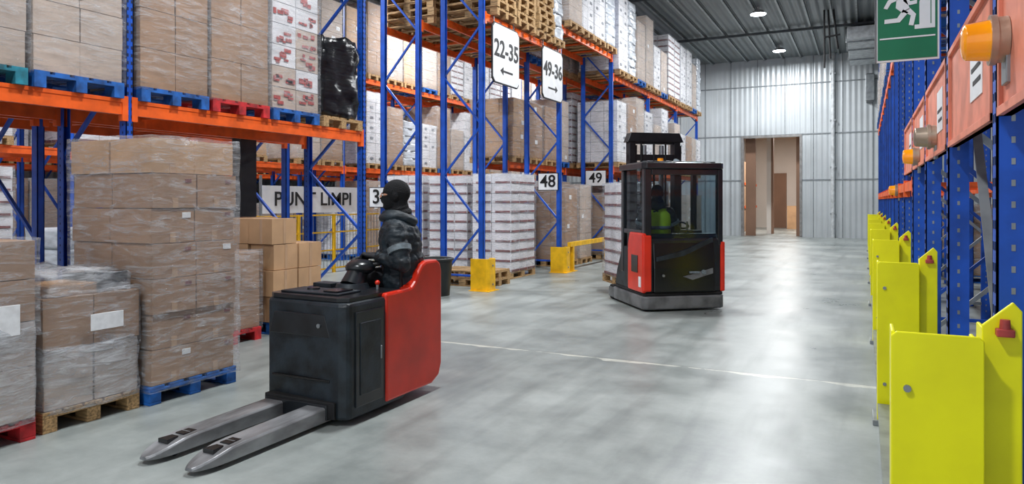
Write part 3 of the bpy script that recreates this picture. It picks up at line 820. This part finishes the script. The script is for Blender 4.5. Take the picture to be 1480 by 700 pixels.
# ------------------------------------------------------------------ near ride-on pallet truck
def near_truck():
    e = empty('ride_on_pallet_truck', (-3.66, 4.5, 0))
    ox, oy = 3.66, -4.5
    def sh(mb, name, bevel=0.0):
        mb.v = [(v[0]+ox, v[1]+oy, v[2]) for v in mb.v]; return mb.build(name, e, bevel)
    b = MB()
    b.prism([(-4.07, 4.0), (-4.03, 3.95), (-3.32, 3.90), (-3.25, 3.94), (-3.25, 4.62), (-4.07, 4.62)], 'z', .04, .87, truckblk)
    sh(b, 'battery_housing', .025)
    b = MB()
    b.prism([(-4.05, 4.0), (-3.99, 3.96), (-3.36, 3.93), (-3.28, 3.98), (-3.28, 4.6), (-4.05, 4.6)], 'z', .87, .905, truckblk2)
    b.box(-3.98, -3.42, 4.02, 4.28, .905, .92, truckblk); b.cyl((-3.78, 4.16, .92), (-3.78, 4.16, .935), .05, .045, gloss)
    b.box(-3.6, -3.46, 4.06, 4.24, .92, .932, gloss); b.box(-3.98, -3.80, 4.37, 4.5, .905, .94, truckblk)
    sh(b, 'top_cover', .012)
    b = MB()
    b.box(-3.255, -3.238, 4.0, 4.32, .12, .80, truckblk2); b.box(-3.242, -3.23, 4.04, 4.28, .2, .72, truckblk)
    b.box(-3.238, -3.224, 4.27, 4.285, .42, .52, galv)
    b.prism([(-3.98, .62), (-3.40, .62), (-3.45, .78), (-3.93, .78)], 'y', 3.905, 3.93, truckblk2)
    b.cyl((-3.5, 3.92, .7), (-3.5, 3.895, .7), .016, .016, galv, 10)
    b.box(-3.95, -3.4, 3.90, 3.93, .3, .32, gloss); b.box(-4.0, -3.34, 3.88, 3.95, .05, .17, rubber)
    sh(b, 'access_panels', .005)
    b = MB()
    prof = [(4.35, .07), (4.98, .07), (5.09, .12), (5.13, .22), (5.13, 1.0), (5.11, 1.07), (5.06, 1.10), (4.90, 1.10), (4.84, 1.08), (4.79, 1.03), (4.74, .95), (4.69, .91), (4.62, .90), (4.35, .895)]
    b.prism(prof, 'x', -3.34, -3.235, red); sh(b, 'red_side_shell', .02)
    b = MB()
    b.prism([(-4.02, 5.02), (-3.34, 5.02), (-3.34, 5.13), (-3.94, 5.13), (-4.02, 5.08)], 'z', .07, .86, red)
    b.box(-3.52, -3.34, 5.05, 5.12, .86, 1.07, red)
    sh(b, 'red_rear_shell', .02)
    b = MB()
    b.box(-4.03, -3.34, 4.62, 5.02, .07, .405, truckblk); b.box(-4.0, -3.36, 4.64, 5.01, .405, .415, rubber)
    b.box(-3.66, -3.35, 4.64, 5.01, .415, .80, truckblk2)
    sh(b, 'operator_compartment', .01)
    b = MB(); b.box(-3.72, -3.35, 4.64, 5.01, .80, .865, rubber); b.box(-3.36, -3.335, 4.68, 5.0, .87, 1.10, rubber)
    sh(b, 'seat', .01)
    b = MB()
    b.cyl((-3.62, 4.42, .90), (-3.62, 4.42, .95), .14, .12, truckblk, 20)
    b.cyl((-3.62, 4.42, .92), (-3.62, 4.50, 1.05), .10, .075, truckblk2, 20)
    b.sphere((-3.62, 4.52, 1.065), (.12, .12, .065), truckblk2, 20, 12)
    b.torus((-3.63, 4.64, 1.105), .13, .017, rubber, (.1, -.15, 1)); b.cyl((-3.63, 4.62, 1.02), (-3.63, 4.64, 1.11), .035, .025, rubber)
    b.bar((-3.755, 4.64, 1.10), (-3.505, 4.64, 1.10), .022, .014, rubber); b.bar((-3.63, 4.52, 1.09), (-3.63, 4.64, 1.10), .022, .014, rubber)
    b.cyl((-3.42, 4.48, .905), (-3.42, 4.48, .95), .012, .012, galv); b.sphere((-3.42, 4.48, .955), .02, red)
    sh(b, 'steering_console')
    for xx in (-3.90, -3.50):
        b = MB(); w = .09
        ys_ = [4.05, 3.6, 3.15, 3.05, 2.98, 2.93, 2.89, 2.86, 2.835, 2.815]
        def topz(y):
            return .135-(4.05-y)*.019 if y > 3.1 else .117-(3.1-y)**1.4*.38
        def hw(y):
            if y > 3.02: return w
            k = (3.02-y)/.21; return w*math.sqrt(max(.03, 1-k*k*.93))
        vs = []; fs = []
        for y in ys_:
            zt_, zb = topz(y), .03; h_ = hw(y)
            vs += [(xx-h_, y, zb), (xx+h_, y, zb), (xx+h_, y, zt_-.012), (xx+h_-.012, y, zt_), (xx-h_+.012, y, zt_), (xx-h_, y, zt_-.012)]
        n6 = 6
        for k in range(len(ys_)-1):
            for i in range(n6): fs.append((k*n6+i, k*n6+(i+1) % n6, (k+1)*n6+(i+1) % n6, (k+1)*n6+i))
        fs.append(tuple(range(n6))); fs.append(tuple(range((len(ys_)-1)*n6, len(ys_)*n6)))
        b.add(vs, fs, forksteel)
        b.box(xx-.04, xx+.04, 3.07, 3.17, .108, .1205, gloss); b.prism([(xx-.045, 2.95), (xx+.045, 2.95), (xx+.03, 3.04), (xx-.03, 3.04)], 'z', .09, .118, gloss)
        b.cyl((xx-.035, 3.12, .0935), (xx+.035, 3.12, .0935), .028, .028, galv)
        b.cyl((xx-.04, 3.01, .042), (xx+.04, 3.01, .042), .04, .04, rubber)
        sh(b, 'fork', .003)
    b = MB(); b.box(-3.98, -3.40, 3.87, 3.97, .04, .15, truckblk2); sh(b, 'fork_carriage', .006)
    b = MB()
    for (x, y, r) in ((-3.66, 4.85, .12), (-3.95, 4.45, .07), (-3.40, 4.45, .07)):
        b.cyl((x-.04, y, r), (x+.04, y, r), r, r, rubber, 20)
    sh(b, 'wheels')
near_truck()
person('truck_driver', (-3.455, 4.87, .865), math.pi+.42, jacket, head_yaw=0.10, hands={1: (.22, .16, .285), -1: (.25, .02, .285)}, lean=.03, elx=-.06, hx=.04, leg_yaw=-.42, bulk=1.06)

# ------------------------------------------------------------------ reach truck with cab
def reach():
    ang = math.atan2(.61, .79)
    e = empty('cab_reach_truck', (-2.83, 9.85, 0), (0, 0, ang))
    W = 1.27
    b = MB()
    b.prism([(0.06, 0), (W-.06, 0), (W, .06), (W, 1.30), (0, 1.30), (0, .06)], 'z', .03, .22, bumper)
    b.box(.02, W-.02, .03, 1.28, .22, .27, rubber); b.build('chassis_bumper', e, .02)
    b = MB()
    b.prism([(.04, .27), (.04, 1.02), (.10, 1.12), (.13, 1.12), (.4, 1.1), (.46, .27)], 'x', .03, W-.03, truckblk2)
    b.prism([(.0, .27), (.0, .62), (.04, 1.0), (.08, 1.0), (.08, .27)], 'x', .16, W-.16, gloss)
    b.build('rear_body', e, .03)
    b = MB()
    b.prism([(.2, .72), (.62, .80), (W-.2, 1.0), (W-.2, 1.06), (.62, .88), (.2, .78)], 'y', -.012, .05, truckblk)
    b.prism([(.6, .5), (W-.2, .62), (W-.2, .54), (.75, .45)], 'y', -.02, .0, bumper)
    b.cyl((.92, -.01, .56), (.92, -.035, .56), .035, .035, reflect); b.cyl((.30, -.01, .52), (.30, -.03, .52), .02, .02, galv)
    b.box(.70, .86, -.03, -.0, .545, .575, reflect)
    b.build('rear_trim', e, .006)
    b = MB()
    b.prism([(.02, .27), (.02, 1.13), (.55, 1.13), (.62, .95), (.62, .27)], 'x', -.005, .06, red)
    b.prism([(.02, .27), (.02, 1.0), (.70, 1.0), (.70, .27)], 'x', W-.06, W+.01, red)
    b.box(0, .13, .0, .04, .29, 1.1, red)
    b.build('red_side_panels', e, .02)
    b = MB(); b.box(-.012, -.004, .2, .45, .55, .8, truckblk2); b.box(-.012, -.004, .08, .16, .35, .5, label); b.build('side_decals', e)
    b = MB(); b.prism([(.62, .27), (.62, .9), (.95, .9), (1.2, .5), (1.28, .27)], 'x', .03, W-.03, truckblk); b.build('side_step_body', e, .015)
    b = MB()
    zt = 2.06
    b.box(.03, .14, .03, .14, 1.05, zt, truckblk2); b.box(W-.10, W-.02, .03, .12, .95, zt, truckblk2)
    b.box(.02, .09, .88, .98, .5, zt, truckblk2); b.box(W-.09, W-.02, .88, .98, .5, zt, truckblk2)
    b.box(.03, .09, .14, .9, 1.1, 1.17, truckblk2)
    b.prism([(.0, .06), (.06, 0), (W-.06, 0), (W, .06), (W, 1.02), (0, 1.02)], 'z', zt, zt+.09, truckblk2)
    b.box(.1, W-.1, .1, .95, zt+.09, zt+.115, truckblk)
    b.box(.14, W-.10, .03, .08, 1.97, zt, truckblk2)
    b.build('cab_frame', e, .012)
    b = MB()
    b.box(.14, W-.10, .05, .06, 1.05, 1.98, glass); b.box(.05, .058, .14, .9, 1.17, zt, glass); b.box(W-.06, W-.052, .12, .9, .95, zt, glass)
    b.build('cab_glazing', e)
    b = MB()
    b.box(.22, .62, .72, .78, .9, 1.5, rubber); b.box(.22, .62, .35, .75, .80, .93, rubber); b.box(.85, 1.1, .4, .95, .62, 1.15, truckblk2)
    b.cyl((.95, .6, 1.15), (.95, .6, 1.28), .015, .015, galv); b.torus((.9, .75, 1.22), .13, .015, rubber, (0, -.4, 1))
    b.build('cab_interior', e, .015)
    b = MB()
    for xx in (.28, 1.05):
        b.box(xx, xx+.10, 1.28, 1.46, .05, 2.62, darkmetal); b.box(xx+.03, xx+.14, 1.32, 1.40, .2, 2.5, darkmetal)
    for z in (2.52, 2.25, 1.3, .5): b.box(.28, 1.15, 1.30, 1.42, z, z+.1, darkmetal)
    b.prism([(.24, 2.55), (.30, 2.70), (1.13, 2.70), (1.2, 2.55)], 'y', 1.26, 1.48, darkmetal)
    b.cyl((.55, 1.35, .3), (.55, 1.35, 2.5), .04, .04, galv); b.cyl((.85, 1.35, .3), (.85, 1.35, 2.5), .04, .04, galv)
    for xx in (.48, .7, .9): b.cyl((xx, 1.30, .4), (xx, 1.30, 2.6), .018, .018, rubber, 8)
    b.box(.4, 1.0, 1.02, 1.3, 2.1, 2.2, darkmetal)
    b.build('mast', e, .006)
    b = MB()
    for xx in (.0, W-.16): b.box(xx, xx+.16, 1.3, 1.5, .05, .2, bumper); b.cyl((xx+.03, 1.45, .12), (xx+.13, 1.45, .12), .12, .12, rubber)
    b.box(.35, 1.05, 1.50, 1.56, .1, .5, darkmetal)
    for xx in (.42, .88): b.box(xx, xx+.12, 1.54, 2.6, .115, .145, forksteel)
    b.build('support_legs_and_forks', e)
    b = MB(); b.cyl((.62, .85, zt+.09), (.62, .85, zt+.2), .05, .045, amber); b.cyl((.9, .95, zt+.1), (.9, .87, zt+.16), .05, .05, reflect)
    b.build('beacon', e)
    p = person('reach_truck_operator', (0, 0, 0), 0, jacket, vest=True)
    c, s = math.cos(ang), math.sin(ang)
    lx, ly = .42, .52
    p.location = (-2.83+lx*c-ly*s, 9.85+lx*s+ly*c, .93); p.rotation_euler = (0, 0, ang+math.radians(60))
    o = load('stripe', 'w', 1.75, 0, 0, .163, 1, dx=1.0, dy=.8)
    lx, ly = .70, 2.13
    o.location = (-2.83+lx*c-ly*s, 9.85+lx*s+ly*c, .15); o.rotation_euler = (0, 0, ang+math.pi/2)
reach()

# ------------------------------------------------------------------ right rack
b = MB(); XF = .51
ysr = [1.4+1.6*i for i in range(17)]
for k, y in enumerate(ysr): frame(b, XF+.95, XF-.1, y, 7.0, holes=galv if k < 7 else None, pw=.1, pd=.08, brace=galv if k % 2 == 0 else blue)
for i in range(16):
    if i > 3: beams(b, XF+.95, XF-.1, ysr[i], ysr[i+1], 1.80, orange, .1)
    beams(b, XF+.95, XF-.1, ysr[i], ysr[i+1], 4.0, orange, .13)
for i in range(1, 12, 2):
    b.bar((XF-.02, ysr[i]+.06, .5), (XF+.02, ysr[i+1]-.06, 2.1), .04, .02, galv)
b.build('drive_in_rack')
for i in range(0, 5):
    e = empty('rack_fascia_panel', (.435, (ysr[i]+ysr[i+1])/2, 2.15)); b = MB(); hl = .72
    b.box(-.015, .015, -hl, hl, -.26, .26, salmon)
    for z in (-.26, .23): b.box(-.03, .015, -hl, hl, z, z+.03, salmon)
    for y in (-hl, hl-.03): b.box(-.028, .015, y, y+.03, -.26, .26, salmon)
    b.box(-.019, -.015, -.45, -.1, -.12, .14, white); b.box(-.021, -.019, -.42, -.15, .0, .02, black); b.box(-.021, -.019, -.42, -.2, -.06, -.04, black)
    b.build('panel', e, .004)
for i in range(2, 16, 1):
    yy = (ysr[i]+ysr[i+1])/2
    if i % 3 == 0: load('carton', 'b', 1.5, XF+1.8, yy, 0, 1)
    load('pale', 'b', 1.5, XF+.45, yy, 4.0, 1)
def guard(y):
    e = empty('yellow_rack_guard', (0, y, 0)); b = MB()
    b.prism([(.078, .04), (.34, .04), (.34, 1.15), (.325, 1.165), (.093, 1.165), (.078, 1.15)], 'y', 0, .012, yellow)
    b.box(.078, .09, 0.012, .16, .04, 1.165, yellow)
    b.box(.328, .34, .012, .28, .04, 1.13, yellow)
    b.cyl((.125, -.012, .98), (.125, 0, .98), .012, .012, galv, 10); b.cyl((.125, -.012, .3), (.125, 0, .3), .012, .012, galv, 10)
    b.build('front_plate', e, .004)
    b = MB(); b.prism([(.345, .04), (.455, .04), (.455, 1.24), (.43, 1.27), (.345, 1.19)], 'y', .10, .115, yellow)
    b.box(.345, .357, .115, .24, .04, 1.18, yellow)
    b.box(.38, .43, .06, .10, 1.16, 1.185, redprint); b.cyl((.405, .08, 1.17), (.405, .08, 1.215), .018, .014, redprint, 10)
    b.build('side_plate', e, .004)
    b = MB(); b.box(.05, .48, -.02, .28, 0, .04, galv); b.build('base_plate', e, .004)
gy = [2.67, 5.65, 8.82, 12.0, 15.2, 18.4, 21.6, 24.8]
for y in gy: guard(y)
b = MB()
for a in range(7): b.box(.09, .15, gy[a]+.4, gy[a+1]-.05, 0, .16, bumper); b.box(.08, .16, gy[a]+.4, gy[a+1]-.05, .13, .17, galv)
b.build('floor_guide_rail')
def rack_beacon(y, z, s=1.0, lens=amber):
    e = empty('warning_beacon', (.418, y, z)); b = MB()
    b.cyl((0, 0, 0), (-.045*s, 0, 0), .082*s, .082*s, metalc, 24); b.cyl((-.035*s, 0, 0), (-.055*s, 0, 0), .090*s, .090*s, metalc, 24)
    b.cyl((-.055*s, 0, 0), (-.125*s, 0, 0), .074*s, .066*s, lens, 24); b.sphere((-.125*s, 0, 0), (.018*s, .066*s, .066*s), lens)
    b.box(-.01, .01, -.05*s, .05*s, -.16*s, -.0, galv)
    b.build('lamp_body', e, .003)
rack_beacon(2.80, 2.13, .92); rack_beacon(5.4, 2.02, .92, metalc); rack_beacon(7.0, 1.98, .9); rack_beacon(11.0, 1.74, .9)

# exit sign
e = empty('emergency_exit_sign', (.21, 4.5, 2.62)); b = MB()
b.box(-.155, .155, 0, .018, -.24, .27, white); b.box(-.145, .145, -.004, 0, -.23, .26, green)
b.box(-.16, -.152, -.006, .02, -.24, .27, bumper)
def P(pts): b.prism([(x*.01*1.15+.002, (z+1)*.01*1.15) for x, z in pts], 'y', -.008, -.004, white)
P([(3.0, -7), (11.5, -7), (11.5, 14.5), (3.0, 14.5), (3.0, 9.5), (4.2, 9.5), (4.2, 12.8), (10, 12.8), (10, -5.0), (4.6, -5.0), (3.0, -5.0)])
P([(5.0, -5), (9.6, -5), (9.6, 12.4), (7.5, 12.4), (5.0, 6)])
b.cyl((-.022, -.004, .147), (-.022, -.008, .147), .021, .021, white, 16)
P([(-4.5, 9.8), (-1.2, 9.6), (1.0, 3), (-2.2, 1.3), (-5.0, 4)])
P([(-4.2, 9.8), (-8.4, 8.0), (-10.2, 4.4), (-8.6, 3.8), (-7.0, 6.6), (-4.4, 7.6)])
P([(-1.2, 9.6), (1.2, 6.6), (4.0, 6.9), (4.0, 5.2), (.4, 4.7), (-1.8, 7)])
P([(1.0, 3.4), (3.6, .2), (2.5, -5.2), (.5, -4.8), (1.4, -.2), (-2, 1.8)])
P([(-1.8, 3), (-4.4, -1.0), (-9.8, -1.2), (-9.9, -3.2), (-3.3, -3.1), (.4, 1.3)])
b.box(-.135, .135, -.008, -.004, -.115, -.107, white)
b.bar((0.0, .01, .27), (0.0, .01, .34), .01, .01, galv); b.bar((.0, .01, .30), (.22, .01, .30), .015, .015, galv)
b.build('sign_board', e)

# ------------------------------------------------------------------ camera
cam = bpy.data.cameras.new('camera'); cam.sensor_width = 36; cam.lens = 36*1020/1480; cam.shift_y = -60/1480
cam.clip_start = .05; cam.clip_end = 200
co = bpy.data.objects.new('camera', cam); COL.objects.link(co)
co.location = (0, 0, 1.6); co.rotation_euler = (math.pi/2, 0, math.atan(.5))
scene.camera = co
scene.view_settings.view_transform = 'Standard'
